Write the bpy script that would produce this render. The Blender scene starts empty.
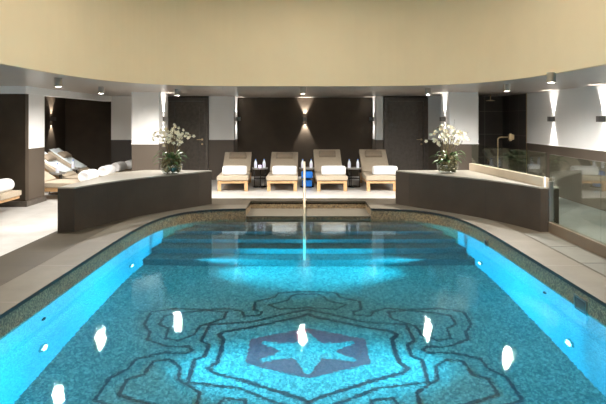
import bpy, bmesh, math, random
from mathutils import Vector, Matrix, Euler
random.seed(7)
PI = math.pi
S = bpy.context.scene
COL = S.collection

# ------------------------------------------------------------------ helpers
def tagp(o, label=None, cat=None, group=None, kind=None):
    if label: o['label'] = label
    if cat: o['category'] = cat
    if group: o['group'] = group
    if kind: o['kind'] = kind
    return o

def empty(name, loc=(0, 0, 0), rz=0.0, label=None, cat=None, group=None, kind=None):
    o = bpy.data.objects.new(name, None)
    COL.objects.link(o)
    o.location = loc
    o.rotation_euler = (0, 0, rz)
    o.empty_display_size = 0.1
    return tagp(o, label, cat, group, kind)

def mk(name, bm, mats, parent=None, smooth=False, bevel=0.0, seg=2, loc=None, recalc=True):
    if recalc:
        bmesh.ops.recalc_face_normals(bm, faces=bm.faces)
    me = bpy.data.meshes.new(name)
    bm.to_mesh(me)
    bm.free()
    if not isinstance(mats, (list, tuple)):
        mats = [mats]
    for m in mats:
        me.materials.append(m)
    if smooth:
        for p in me.polygons:
            p.use_smooth = True
    o = bpy.data.objects.new(name, me)
    COL.objects.link(o)
    if parent: o.parent = parent
    if loc: o.location = loc
    if bevel > 0:
        b = o.modifiers.new('bevel', 'BEVEL')
        b.width = bevel; b.segments = seg; b.limit_method = 'ANGLE'; b.angle_limit = 0.7
    return o

def structure(name, bm, mats, **k):
    o = mk(name, bm, mats, **k)
    o['kind'] = 'structure'
    return o

def dup(root, loc, rz, label=None, group=None):
    r = root.copy(); COL.objects.link(r)
    r.location = loc; r.rotation_euler = (0, 0, rz)
    if label: r['label'] = label
    if group: r['group'] = group
    for ch in list(root.children):
        c = ch.copy(); COL.objects.link(c); c.parent = r
        for g in list(ch.children):
            d = g.copy(); COL.objects.link(d); d.parent = c
    return r

NB = bmesh.new
def box(bm, x0, x1, y0, y1, z0, z1, M=None, mi=0):
    v = [bm.verts.new((x, y, z)) for z in (z0, z1) for x, y in ((x0, y0), (x1, y0), (x1, y1), (x0, y1))]
    if M is not None:
        for q in v: q.co = M @ q.co
    F = [(0, 3, 2, 1), (4, 5, 6, 7), (0, 1, 5, 4), (1, 2, 6, 5), (2, 3, 7, 6), (3, 0, 4, 7)]
    for f in F:
        bm.faces.new([v[i] for i in f]).material_index = mi
    return bm

def frame_of(d):
    d = d.normalized()
    a = Vector((0, 0, 1)) if abs(d.z) < 0.9 else Vector((1, 0, 0))
    u = d.cross(a).normalized()
    return u, d.cross(u).normalized()

def tube(bm, pts, r, n=10, cap=True, mi=0):
    pts = [Vector(p) for p in pts]
    rs = r if isinstance(r, (list, tuple)) else [r] * len(pts)
    rings = []
    d0 = pts[1] - pts[0]
    u, v = frame_of(d0)
    for i, p in enumerate(pts):
        if i == 0: d = pts[1] - pts[0]
        elif i == len(pts) - 1: d = pts[-1] - pts[-2]
        else: d = (pts[i + 1] - pts[i]).normalized() + (pts[i] - pts[i - 1]).normalized()
        d.normalize()
        u = (u - d * u.dot(d)).normalized()
        v = d.cross(u)
        rings.append([bm.verts.new(p + (u * math.cos(t * 2 * PI / n) + v * math.sin(t * 2 * PI / n)) * rs[i]) for t in range(n)])
    for a, b in zip(rings, rings[1:]):
        for t in range(n):
            bm.faces.new((a[t], a[(t + 1) % n], b[(t + 1) % n], b[t])).material_index = mi
    if cap:
        bm.faces.new(rings[0][::-1]).material_index = mi
        bm.faces.new(rings[-1]).material_index = mi
    return bm

def lathe(bm, prof, c=(0, 0, 0), n=24, mi=0, M=None):
    """prof: (r, z) list bottom to top"""
    rings = []
    for r, z in prof:
        if r < 1e-5:
            rings.append([bm.verts.new((c[0], c[1], c[2] + z))])
        else:
            rings.append([bm.verts.new((c[0] + r * math.cos(t * 2 * PI / n), c[1] + r * math.sin(t * 2 * PI / n), c[2] + z)) for t in range(n)])
    for a, b in zip(rings, rings[1:]):
        for t in range(n):
            if len(a) == 1 and len(b) == 1: continue
            if len(a) == 1: f = (a[0], b[(t + 1) % n], b[t])
            elif len(b) == 1: f = (a[t], a[(t + 1) % n], b[0])
            else: f = (a[t], a[(t + 1) % n], b[(t + 1) % n], b[t])
            bm.faces.new(f).material_index = mi
    if M is not None:
        for ring in rings:
            for q in ring: q.co = M @ q.co
    return bm

def prism(bm, poly, z0, z1, mi=0, mtop=None):
    a = [bm.verts.new((x, y, z0)) for x, y in poly]
    b = [bm.verts.new((x, y, z1)) for x, y in poly]
    n = len(poly)
    for i in range(n):
        bm.faces.new((a[i], a[(i + 1) % n], b[(i + 1) % n], b[i])).material_index = mi
    bm.faces.new(a[::-1]).material_index = mi
    bm.faces.new(b).material_index = mi if mtop is None else mtop
    return bm

def slab_with_hole(bm, outer, hole, z0, z1):
    """flat slab with a hole, with depth"""
    for z, flip in ((z0, True), (z1, False)):
        ed = []
        for loop in (outer, hole):
            vs = [bm.verts.new((x, y, z)) for x, y in loop]
            for i in range(len(vs)):
                ed.append(bm.edges.new((vs[i], vs[(i + 1) % len(vs)])))
        bmesh.ops.triangle_fill(bm, use_beauty=True, use_dissolve=False, edges=ed)
    bm.verts.ensure_lookup_table()
    n, m = len(outer), len(hole)
    for off, cnt in ((0, n), (n, m)):
        for i in range(cnt):
            a = bm.verts[off + i]; b = bm.verts[off + (i + 1) % cnt]
            c = bm.verts[n + m + off + (i + 1) % cnt]; d = bm.verts[n + m + off + i]
            bm.faces.new((a, b, c, d))
    return bm

def blob(bm, c, r, sub=1, jit=0.0, sq=(1, 1, 1)):
    q = bmesh.ops.create_icosphere(bm, subdivisions=sub, radius=1.0)
    for v in q['verts']:
        k = 1 + random.uniform(-jit, jit)
        v.co = Vector((c[0] + v.co.x * r * sq[0] * k, c[1] + v.co.y * r * sq[1] * k, c[2] + v.co.z * r * sq[2] * k))
    return bm

# ------------------------------------------------------------------ materials
def mat(name):
    m = bpy.data.materials.new(name); m.use_nodes = True
    nt = m.node_tree
    return m, nt, nt.nodes['Principled BSDF']

def srgb(r, g, b):
    f = lambda c: (c / 255 / 12.92) if c / 255 <= 0.04045 else ((c / 255 + 0.055) / 1.055) ** 2.4
    return (f(r), f(g), f(b), 1)

def plain(name, col, rough=0.5, metal=0.0, var=0.08, scale=6.0, bump=0.0, bscale=80, spec=0.5):
    m, nt, b = mat(name)
    b.inputs['Roughness'].default_value = rough
    b.inputs['Metallic'].default_value = metal
    b.inputs['Specular IOR Level'].default_value = spec
    tc = nt.nodes.new('ShaderNodeTexCoord')
    n = nt.nodes.new('ShaderNodeTexNoise'); n.inputs['Scale'].default_value = scale; n.inputs['Detail'].default_value = 4
    nt.links.new(tc.outputs['Object'], n.inputs['Vector'])
    r = nt.nodes.new('ShaderNodeValToRGB')
    r.color_ramp.elements[0].position = 0.3; r.color_ramp.elements[1].position = 0.7
    r.color_ramp.elements[0].color = [c * (1 - var) for c in col[:3]] + [1]
    r.color_ramp.elements[1].color = [min(1, c * (1 + var)) for c in col[:3]] + [1]
    nt.links.new(n.outputs['Fac'], r.inputs['Fac'])
    nt.links.new(r.outputs['Color'], b.inputs['Base Color'])
    if bump:
        n2 = nt.nodes.new('ShaderNodeTexNoise'); n2.inputs['Scale'].default_value = bscale
        nt.links.new(tc.outputs['Object'], n2.inputs['Vector'])
        bp = nt.nodes.new('ShaderNodeBump'); bp.inputs['Strength'].default_value = bump; bp.inputs['Distance'].default_value = 0.004
        nt.links.new(n2.outputs['Fac'], bp.inputs['Height']); nt.links.new(bp.outputs['Normal'], b.inputs['Normal'])
    return m

def emis(name, col, st):
    m, nt, b = mat(name)
    b.inputs['Base Color'].default_value = (0.8, 0.8, 0.8, 1)
    b.inputs['Emission Color'].default_value = col
    b.inputs['Emission Strength'].default_value = st
    return m

def two_tone(name, up, low, zsplit=1.05, rough=0.55):
    m, nt, b = mat(name)
    g = nt.nodes.new('ShaderNodeNewGeometry')
    s = nt.nodes.new('ShaderNodeSeparateXYZ'); nt.links.new(g.outputs['Position'], s.inputs[0])
    c = nt.nodes.new('ShaderNodeMath'); c.operation = 'GREATER_THAN'; c.inputs[1].default_value = zsplit
    nt.links.new(s.outputs['Z'], c.inputs[0])
    n = nt.nodes.new('ShaderNodeTexNoise'); n.inputs['Scale'].default_value = 3; n.inputs['Detail'].default_value = 5
    nt.links.new(g.outputs['Position'], n.inputs['Vector'])
    mx = nt.nodes.new('ShaderNodeMix'); mx.data_type = 'RGBA'
    mx.inputs[6].default_value = low; mx.inputs[7].default_value = up
    nt.links.new(c.outputs[0], mx.inputs[0])
    m2 = nt.nodes.new('ShaderNodeMix'); m2.data_type = 'RGBA'; m2.blend_type = 'MULTIPLY'
    r = nt.nodes.new('ShaderNodeValToRGB'); r.color_ramp.elements[0].color = (.93, .93, .93, 1); r.color_ramp.elements[1].color = (1, 1, 1, 1)
    nt.links.new(n.outputs['Fac'], r.inputs[0])
    m2.inputs[0].default_value = 1
    nt.links.new(mx.outputs[2], m2.inputs[6]); nt.links.new(r.outputs[0], m2.inputs[7])
    nt.links.new(m2.outputs[2], b.inputs['Base Color'])
    b.inputs['Roughness'].default_value = rough
    return m

def tiles(name, c1, c2, grout, w, h, gap=0.004, rough=0.4, axis='XY', offset=0.5, rot=0.0, spec=0.5):
    m, nt, b = mat(name)
    g = nt.nodes.new('ShaderNodeNewGeometry')
    s = nt.nodes.new('ShaderNodeSeparateXYZ'); nt.links.new(g.outputs['Position'], s.inputs[0])
    cb = nt.nodes.new('ShaderNodeCombineXYZ')
    if axis == 'XY':
        nt.links.new(s.outputs['X'], cb.inputs[0]); nt.links.new(s.outputs['Y'], cb.inputs[1])
    else:
        a = nt.nodes.new('ShaderNodeMath'); a.operation = 'ADD'
        nt.links.new(s.outputs['X'], a.inputs[0]); nt.links.new(s.outputs['Y'], a.inputs[1])
        nt.links.new(a.outputs[0], cb.inputs[0]); nt.links.new(s.outputs['Z'], cb.inputs[1])
    br = nt.nodes.new('ShaderNodeTexBrick')
    br.offset = offset; br.inputs['Scale'].default_value = 1
    br.inputs['Brick Width'].default_value = w; br.inputs['Row Height'].default_value = h
    br.inputs['Mortar Size'].default_value = gap; br.inputs['Mortar Smooth'].default_value = 0.1
    br.inputs['Color1'].default_value = c1; br.inputs['Color2'].default_value = c2; br.inputs['Mortar'].default_value = grout
    nt.links.new(cb.outputs[0], br.inputs['Vector'])
    n = nt.nodes.new('ShaderNodeTexNoise'); n.inputs['Scale'].default_value = 2.2; n.inputs['Detail'].default_value = 8; n.inputs['Roughness'].default_value = .65
    nt.links.new(g.outputs['Position'], n.inputs['Vector'])
    r = nt.nodes.new('ShaderNodeValToRGB'); r.color_ramp.elements[0].color = (.8, .79, .77, 1); r.color_ramp.elements[1].color = (1.12, 1.12, 1.12, 1)
    r.color_ramp.elements[0].position = .3; r.color_ramp.elements[1].position = .7
    nt.links.new(n.outputs['Fac'], r.inputs[0])
    m2 = nt.nodes.new('ShaderNodeMix'); m2.data_type = 'RGBA'; m2.blend_type = 'MULTIPLY'; m2.inputs[0].default_value = 1
    nt.links.new(br.outputs['Color'], m2.inputs[6]); nt.links.new(r.outputs[0], m2.inputs[7])
    nt.links.new(m2.outputs[2], b.inputs['Base Color'])
    b.inputs['Roughness'].default_value = rough
    b.inputs['Specular IOR Level'].default_value = spec
    return m

def mosaic(name, cols, size=0.015, rough=0.35):
    """tiny tesserae, each its own colour"""
    m, nt, b = mat(name)
    g = nt.nodes.new('ShaderNodeNewGeometry')
    ad = nt.nodes.new('ShaderNodeVectorMath'); ad.operation = 'ADD'; ad.inputs[1].default_value = (.0031, .0047, .0023)
    nt.links.new(g.outputs['Position'], ad.inputs[0])
    sn = nt.nodes.new('ShaderNodeVectorMath'); sn.operation = 'SNAP'; sn.inputs[1].default_value = (size,) * 3
    nt.links.new(ad.outputs[0], sn.inputs[0])
    w = nt.nodes.new('ShaderNodeTexWhiteNoise'); w.noise_dimensions = '3D'
    nt.links.new(sn.outputs[0], w.inputs['Vector'])
    r = nt.nodes.new('ShaderNodeValToRGB'); r.color_ramp.interpolation = 'CONSTANT'
    els = r.color_ramp.elements
    while len(els) < len(cols): els.new(0.5)
    for i, c in enumerate(cols):
        els[i].position = i / len(cols); els[i].color = c
    nt.links.new(w.outputs['Value'], r.inputs[0])
    nt.links.new(r.outputs[0], b.inputs['Base Color'])
    b.inputs['Roughness'].default_value = rough
    return m

M = {}
M['beige'] = plain('beige_plaster', (0.76, 0.585, 0.36, 1), 0.8, var=0.02, scale=2)
M['soffit'] = plain('taupe_soffit_paint', (0.36, 0.31, 0.265, 1), 0.28, var=0.04, scale=1.5)
M['two'] = two_tone('white_over_taupe_paint', (0.84, 0.84, 0.83, 1), (0.085, 0.066, 0.049, 1))
M['two_d'] = two_tone('white_over_dark_paint', (0.84, 0.84, 0.83, 1), (0.05, 0.042, 0.035, 1))
M['white'] = plain('white_wall_paint', (0.84, 0.84, 0.83, 1), 0.6, var=0.03)
M['dark'] = plain('dark_brown_panelling', (0.052, 0.039, 0.027, 1), 0.5, var=0.12, scale=3, spec=.25)
M['darkwood'] = plain('dark_stained_door_wood', (0.085, 0.071, 0.058, 1), 0.4, var=0.25, scale=12)
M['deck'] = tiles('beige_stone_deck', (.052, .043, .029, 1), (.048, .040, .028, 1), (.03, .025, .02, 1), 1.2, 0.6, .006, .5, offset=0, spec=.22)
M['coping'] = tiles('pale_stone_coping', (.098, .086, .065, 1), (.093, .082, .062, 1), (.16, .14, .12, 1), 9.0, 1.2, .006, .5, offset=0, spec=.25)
M['pale'] = tiles('pale_limestone_floor', (.52, .51, .49, 1), (.50, .49, .47, 1), (.42, .41, .39, 1), 0.9, 0.9, .004, .3, offset=0)
M['grey'] = tiles('grey_stone_floor', (.15, .15, .14, 1), (.13, .13, .12, 1), (.08, .08, .075, 1), 0.9, 0.9, .004, .3, offset=0)
M['strip'] = plain('grey_green_stone_strip', (.078, .075, .06, 1), .45, var=.12, scale=8)
M['edge'] = plain('dark_coping_edge', (0.015, 0.014, 0.013, 1), 0.4)
M['shower'] = tiles('black_shower_tile', (.085, .074, .064, 1), (.075, .065, .056, 1), (.24, .21, .18, 1), .6, .6, .006, .3, axis='V', offset=0)
M['planter'] = tiles('brown_stone_cladding', (.034, .0255, .018, 1), (.031, .0235, .0165, 1), (.028, .022, .017, 1), .9, 5.0, .004, .6, axis='V', offset=0, spec=.2)
M['ptop'] = plain('sandstone_top', (.155, .142, .115, 1), .4, var=.08, scale=5)
M['upstand'] = plain('cream_stone_upstand', (.31, .255, .185, 1), .5, var=.06)
M['kerb'] = plain('bronze_kerb', (.10, .072, .045, 1), .4, var=.06)
WALLC = [(.13, .092, .05, 1), (.21, .145, .075, 1), (.07, .05, .03, 1), (.16, .115, .065, 1), (.28, .20, .11, 1)]
M['mos_wall'] = mosaic('bronze_glass_mosaic', WALLC, .013)
UW = [(.33, .31, .31, 1), (.24, .23, .23, 1), (.39, .37, .36, 1), (.28, .28, .28, 1), (.36, .34, .34, 1)]
M['mos_step'] = mosaic('grey_brown_mosaic', [(.16, .12, .11, 1), (.22, .17, .15, 1), (.11, .085, .08, 1), (.27, .21, .18, 1)], .013)
M['mos_uw'] = mosaic('pale_glass_mosaic_wall', UW, .018)
M['mos_floor'] = mosaic('pale_glass_mosaic_floor', [(.26, .24, .19, 1), (.14, .14, .12, 1), (.36, .33, .27, 1), (.20, .19, .16, 1), (.11, .11, .10, 1)], .016)
M['mos_line'] = mosaic('dark_mosaic_line', [(.07, .025, .028, 1), (.10, .04, .042, 1), (.05, .02, .025, 1)], .016)
M['mos_hex'] = mosaic('plum_mosaic', [(.40, .05, .055, 1), (.48, .065, .07, 1), (.30, .04, .045, 1), (.42, .058, .06, 1)], .018)
M['chrome'] = plain('brushed_nickel', (.5, .48, .45, 1), .3, 1.0, var=.03)
M['fixture'] = plain('grey_fixture_metal', (.20, .19, .18, 1), .4, .8, var=.03)
M['brass'] = plain('warm_brass', (.72, .56, .34, 1), .28, 1.0, var=.04)
M['railm'] = plain('champagne_rail_metal', (.66, .54, .38, 1), .35, .6, var=.03)
M['wood'] = plain('honey_oak', (.54, .33, .16, 1), .5, var=.18, scale=14)
M['fabric'] = plain('taupe_upholstery', (.41, .345, .26, 1), .9, var=.06, scale=30, bump=.2, bscale=200)
M['pillowf'] = plain('brown_grey_pillow', (.25, .20, .145, 1), .9, var=.06, scale=30)
M['fabric_b'] = plain('blue_grey_cover', (.68, .75, .78, 1), .9, var=.08, scale=20)
M['towel'] = plain('white_terry', (.82, .82, .82, 1), .95, var=.02, scale=30, bump=.5, bscale=160)
M['black'] = plain('black_lacquer', (.012, .012, .013, 1), .25, var=.05)
M['trayt'] = plain('grey_tray', (.20, .19, .175, 1), .35, var=.05)
M['blue'] = plain('vivid_blue_cloth', (.01, .16, .62, 1), .8, var=.15, scale=12)
M['cap'] = plain('blue_bottle_cap', (.08, .2, .6, 1), .4)
M['bottle'] = plain('clear_water_bottle', (.75, .82, .9, 1), .15, var=.05)
M['blabel'] = plain('white_bottle_label', (.7, .72, .85, 1), .5)
M['purple'] = emis('lit_candle_glass', (.85, .6, 1, 1), 1.2)
M['moss'] = plain('moss_green', (.075, .065, .024, 1), .9, var=.5, scale=25, bump=.8)
M['leaf'] = plain('orchid_leaf', (.045, .085, .02, 1), .45, var=.35, scale=18)
M['stem'] = plain('brown_green_stem', (.13, .10, .05, 1), .7, var=.3, scale=30)
M['twig'] = plain('dark_twig', (.055, .035, .02, 1), .8, var=.3, scale=30)
M['petal'] = plain('white_orchid_petal', (.70, .66, .52, 1), .7, var=.06, scale=40)
M['throat'] = plain('yellow_orchid_throat', (.55, .42, .12, 1), .6, var=.2, scale=40)
M['lens'] = emis('lamp_lens', (1, .93, .82, 1), 260)
M['lens_s'] = emis('sconce_lens', (1, .94, .86, 1), 25)
M['uwlens'] = emis('underwater_lens', (.45, .85, 1, 1), 14)
M['grille'] = plain('stainless_grille', (.12, .115, .105, 1), .4, .6)

def glass_mat(name, tint=(.93, .97, .95, 1), ior=1.5):
    m = bpy.data.materials.new(name); m.use_nodes = True
    nt = m.node_tree
    for n in list(nt.nodes): nt.nodes.remove(n)
    out = nt.nodes.new('ShaderNodeOutputMaterial')
    tr = nt.nodes.new('ShaderNodeBsdfTransparent'); tr.inputs[0].default_value = tint
    gl = nt.nodes.new('ShaderNodeBsdfGlossy'); gl.inputs['Roughness'].default_value = 0.0
    gl.inputs['Color'].default_value = (1, 1, 1, 1)
    fr = nt.nodes.new('ShaderNodeFresnel')
    g = nt.nodes.new('ShaderNodeNewGeometry')
    mx = nt.nodes.new('ShaderNodeMix'); mx.data_type = 'FLOAT'
    mx.inputs[2].default_value = ior; mx.inputs[3].default_value = 1 / ior
    nt.links.new(g.outputs['Backfacing'], mx.inputs[0]); nt.links.new(mx.outputs[0], fr.inputs['IOR'])
    ms = nt.nodes.new('ShaderNodeMixShader')
    nt.links.new(fr.outputs[0], ms.inputs[0]); nt.links.new(tr.outputs[0], ms.inputs[1]); nt.links.new(gl.outputs[0], ms.inputs[2])
    nt.links.new(ms.outputs[0], out.inputs[0])
    return m
M['glass'] = glass_mat('balustrade_glass', (.86, .93, .90, 1))
M['bowl'] = glass_mat('clear_bowl_glass', (.96, .98, .97, 1))

def water_mat():
    m = bpy.data.materials.new('pool_water'); m.use_nodes = True
    nt = m.node_tree
    for n in list(nt.nodes): nt.nodes.remove(n)
    out = nt.nodes.new('ShaderNodeOutputMaterial')
    gl = nt.nodes.new('ShaderNodeBsdfGlass'); gl.inputs['IOR'].default_value = 1.333; gl.inputs['Roughness'].default_value = 0.006
    gl.inputs['Color'].default_value = (.90, .98, .99, 1)
    g = nt.nodes.new('ShaderNodeNewGeometry')
    n1 = nt.nodes.new('ShaderNodeTexNoise'); n1.inputs['Scale'].default_value = 30; n1.inputs['Detail'].default_value = 2
    n2 = nt.nodes.new('ShaderNodeTexNoise'); n2.inputs['Scale'].default_value = 2.2; n2.inputs['Detail'].default_value = 2
    nt.links.new(g.outputs['Position'], n1.inputs['Vector']); nt.links.new(g.outputs['Position'], n2.inputs['Vector'])
    mm = nt.nodes.new('ShaderNodeMath'); mm.operation = 'MULTIPLY_ADD'; mm.inputs[1].default_value = 2.0
    nt.links.new(n2.outputs['Fac'], mm.inputs[0]); nt.links.new(n1.outputs['Fac'], mm.inputs[2])
    bp = nt.nodes.new('ShaderNodeBump'); bp.inputs['Strength'].default_value = 1.0; bp.inputs['Distance'].default_value = 0.0006
    nt.links.new(mm.outputs[0], bp.inputs['Height']); nt.links.new(bp.outputs['Normal'], gl.inputs['Normal'])
    nt.links.new(gl.outputs[0], out.inputs[0])
    ab = nt.nodes.new('ShaderNodeVolumeAbsorption'); ab.inputs['Color'].default_value = (.30, .91, .97, 1); ab.inputs['Density'].default_value = .45
    nt.links.new(ab.outputs[0], out.inputs['Volume'])
    return m
M['water'] = water_mat()

# ------------------------------------------------------------------ layout constants (metres; deck surface z = 0)
EYE = 1.6
PX, PY, PA, PB, PN = 0.06, 5.7, 2.56, 4.15, 5.0    # pool centre, half sizes, corner squareness
WATER = -0.20
DEPTH = -1.70
NX, NY = 1.12, 10.73                                # step recess
SOF = 2.20
def sell(a, b, n, cx, cy, steps=96):
    p = []
    for i in range(steps):
        t = 2 * PI * i / steps
        c, s = math.cos(t), math.sin(t)
        p.append((cx + a * math.copysign(abs(c) ** (2 / n), c), cy + b * math.copysign(abs(s) ** (2 / n), s)))
    return p
def resample(poly, d):
    out = []
    n = len(poly)
    for i in range(n):
        a = Vector(poly[i]); b = Vector(poly[(i + 1) % n])
        k = max(1, int((b - a).length / d))
        for j in range(k): out.append(tuple(a.lerp(b, j / k)))
    return out
def with_notch(loop, depth_y):
    """start at right notch edge, go clockwise round the pool to the left notch edge, then the notch"""
    pts = [p for p in loop if not (abs(p[0] - PX) <= NX + .01 and p[1] > PY)]
    rt = [p for p in pts if p[0] > PX]; lf = [p for p in pts if p[0] <= PX]
    rt.sort(key=lambda p: math.atan2(p[1] - PY, p[0] - PX), reverse=True)      # from far right down to near
    lf.sort(key=lambda p: math.atan2(p[1] - PY, p[0] - PX) % (2 * PI), reverse=True)  # from near left up to far
    return [q for q in rt + lf]
pool_loop = sell(PA, PB, PN, PX, PY, 128)
yend = PY + PB * (1 - (NX / PA) ** PN) ** (1 / PN)
C1 = [(PX + NX, yend)] + with_notch(pool_loop, NY) + [(PX - NX, yend)]
W = .42
yend2 = PY + (PB + W) * (1 - (NX / (PA + W)) ** PN) ** (1 / PN)
def offset_curve(c, w):
    out = []
    for i, p in enumerate(c):
        a = Vector(c[max(0, i - 1)]); b = Vector(c[min(len(c) - 1, i + 1)])
        d = (b - a).normalized(); nrm = Vector((-d.y, d.x))
        q = Vector(p) + nrm * w
        out.append((q.x, q.y))
    return out
C2 = offset_curve(C1, W)
C2[0] = (PX + NX, C2[0][1]); C2[-1] = (PX - NX, C2[-1][1])
notch = [(PX - NX, NY), (PX + NX, NY)]

# ------------------------------------------------------------------ floors
def offset_closed(c, w):
    return offset_curve(c, w)
deck_hole = C2 + notch
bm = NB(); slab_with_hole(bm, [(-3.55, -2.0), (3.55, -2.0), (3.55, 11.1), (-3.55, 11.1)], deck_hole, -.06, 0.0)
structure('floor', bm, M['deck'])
for x0, x1, y0, y1 in ((-7.2, -3.55, -2.0, 11.1), (3.55, 5.3, -2.0, 11.1), (-7.2, 5.3, 11.1, 15.4)):
    bm = NB(); box(bm, x0, x1, y0, y1, -.06, 0.0)
    structure('floor', bm, M['pale'] if x0 < 3 else M['grey'])
# coping ring
bm = NB()
for z, in ((0.0,), (-.03,)):
    pass
C1i = offset_curve(C1, -.012); C2i = offset_curve(C2, -.006)
C1i[0] = (PX + NX, C1i[0][1]); C1i[-1] = (PX - NX, C1i[-1][1]); C2i[0] = (PX + NX, C2i[0][1]); C2i[-1] = (PX - NX, C2i[-1][1])
quads = []
T = [[bm.verts.new((x, y, z)) for x, y in c] for c, z in ((C1i, 0.002), (C2i, 0.002), (C1i, -.028), (C2i, -.028))]
for i in range(len(C1) - 1):
    for a, b in ((0, 1), (1, 3), (3, 2), (2, 0)):
        bm.faces.new((T[a][i], T[a][i + 1], T[b][i + 1], T[b][i]))
for i in (0, -1):
    bm.faces.new((T[0][i], T[1][i], T[3][i], T[2][i]))
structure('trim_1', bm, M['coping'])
def ribbon(bm, c, z0, z1, th, closed=False):
    o = offset_curve(c, th)
    rows = [[bm.verts.new((x, y, z)) for x, y in cc] for cc, z in ((c, z0), (c, z1), (o, z1), (o, z0))]
    n = len(c)
    for i in range(n - 1):
        for a in range(4):
            b = (a + 1) % 4
            bm.faces.new((rows[a][i], rows[a][i + 1], rows[b][i + 1], rows[b][i]))
    for i in (0, -1):
        bm.faces.new([rows[a][i] for a in range(4)])
    return bm
bm = NB(); ribbon(bm, offset_curve(C1, -.014), -.034, -.002, .004)
structure('trim_2', bm, M['edge'])
bm = NB(); ribbon(bm, offset_curve(C2, -.01), -.05, -.012, .03)
structure('trim_3', bm, M['edge'])

# ------------------------------------------------------------------ the pool
pool = empty('swimming_pool', (PX, PY, DEPTH), 0, 'mosaic-lined swimming pool with rounded corners, lit turquoise, a star emblem on its floor', 'swimming pool')
def off(bm):
    for v in bm.verts:
        v.co -= Vector((PX, PY, DEPTH))
    return bm
# walls: bronze band above the waterline, pale mosaic below
full = C1 + notch
bm = NB()
n = len(full)
zs = [DEPTH, WATER - .05, -.034]
closed = full + [full[0]]
oc = offset_curve(closed, .08)
oc[0] = oc[-1] = (closed[0][0] + .08, closed[0][1] + .0)
rows = [[bm.verts.new((x, y, z)) for x, y in full] for z in zs]
for k in range(2):
    for i in range(n):
        bm.faces.new((rows[k][i], rows[k][(i + 1) % n], rows[k + 1][(i + 1) % n], rows[k + 1][i])).material_index = 1 if full[i][1] > 8.9 else k
mk('basin_wall', off(bm), [M['mos_uw'], M['mos_wall']], pool, recalc=False)
bm = NB(); prism(bm, sell(PA + .02, PB + .02, PN, PX, PY, 128), DEPTH - .1, DEPTH + .0)
mk('basin_floor', off(bm), M['mos_floor'], pool)
# submerged steps
def cut_above(y, dy=None):
    p = [q for q in pool_loop if q[1] > y]
    p.sort(key=lambda q: q[0])
    a = abs((y - PY) / PB); xx = PA * (1 - a ** PN) ** (1 / PN)
    p = [(PX - xx + .002, y)] + p + [(PX + xx - .002, y)]
    return [(PX + (x - PX) * .998, PY + (yy - PY) * .999) for x, yy in p]
yk = [9.58, 9.26, 8.94, 8.62, 8.30]
tops = [-.40, -.62, -.86, -1.12, -1.40]
for y, t in zip(yk, tops):
    bm = NB(); prism(bm, cut_above(y)[::-1], DEPTH + .001, t)
    mk('step', off(bm), M['mos_step'], pool)
# upper recess: bench step
bm = NB(); box(bm, PX - NX + .002, PX + NX - .002, yend + .06, NY - .002, DEPTH + .002, -.165)
mk('recess_base', off(bm), M['mos_wall'], pool)
bm = NB(); box(bm, PX - NX + .002, PX + NX - .002, yend + .04, NY - .002, -.165, -.145)
mk('tread', off(bm), M['coping'], pool)
# floor pattern (quadrant traced, mirrored in both axes)
QA = [(0, 1.57), (.17, 1.57), (.38, 1.52), (.42, 1.38), (.66, 1.24), (.65, .99), (.55, .93), (.56, .84), (.75, .81), (.79, .94), (.98, 1.03), (1.19, .98), (1.6, 1.0), (1.87, .89), (1.86, .55), (1.74, .37), (1.72, .2), (1.47, .06), (1.25, .07), (1.19, 0)]
QB = [(0, 1.49), (.13, 1.49), (.21, 1.42), (.25, 1.28), (.48, 1.14), (.36, 1.02), (.09, 1.04), (0, 1.07)]
QC = [(0, 1.0), (.3, .86), (.64, .66), (.82, .63), (1.12, .58), (1.14, .19), (1.05, .12), (1.05, 0)]
QD = [(0, .88), (.08, .80), (.33, .68), (.59, .55), (.91, .42), (.98, .34), (.91, .24), (.90, 0)]
QE = [(.98, .74), (.97, .92), (1.23, .96), (1.5, .88), (1.69, .80), (1.69, .56), (1.56, .47), (1.54, .24), (1.39, .19), (1.25, .33), (1.22, .54), (.98, .74)]
def strip(bm, pts, w, z):
    pts = [Vector((p[0], p[1])) for p in pts]
    n = len(pts); closed = (pts[0] - pts[-1]).length < 1e-4
    L, R = [], []
    for i, p in enumerate(pts):
        if closed and i in (0, n - 1): a, b = pts[-2], pts[1]
        else: a, b = pts[max(0, i - 1)], pts[min(n - 1, i + 1)]
        d1 = (p - a).normalized() if (p - a).length > 1e-6 else (b - p).normalized()
        d2 = (b - p).normalized() if (b - p).length > 1e-6 else d1
        t = (d1 + d2).normalized(); nr = Vector((-t.y, t.x))
        k = w / 2 / max(.5, nr.dot(Vector((-d1.y, d1.x))))
        L.append(p + nr * k); R.append(p - nr * k)
    for i in range(n - 1):
        q = [L[i], L[i + 1], R[i + 1], R[i]]
        top = [bm.verts.new((v.x, v.y, z)) for v in q]
        bot = [bm.verts.new((v.x, v.y, z - .006)) for v in q]
        bm.faces.new(top)
        for j in range(4):
            bm.faces.new((bot[j], bot[(j + 1) % 4], top[(j + 1) % 4], top[j]))
CX, CYY = .03 - PX, 0.0
for nm, Q, w in (('outer_meander', QA, .034), ('end_loop', QB, .028), ('middle_meander', QC, .038), ('inner_meander', QD, .046), ('corner_loop', QE, .034)):
    if nm == 'corner_loop': sets = [[(a, b)] for a in (1, -1) for b in (1, -1)]
    elif nm == 'end_loop': sets = [[(1, b), (-1, b)] for b in (1, -1)]
    else: sets = [[(a, b) for a in (1, -1) for b in (1, -1)]]
    for st_ in sets:
        bm = NB()
        for sx, sy in st_:
            strip(bm, [(CX + sx * x, CYY + sy * y) for x, y in Q], w, .004)
        mk(nm, bm, M['mos_line'], pool)
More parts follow.
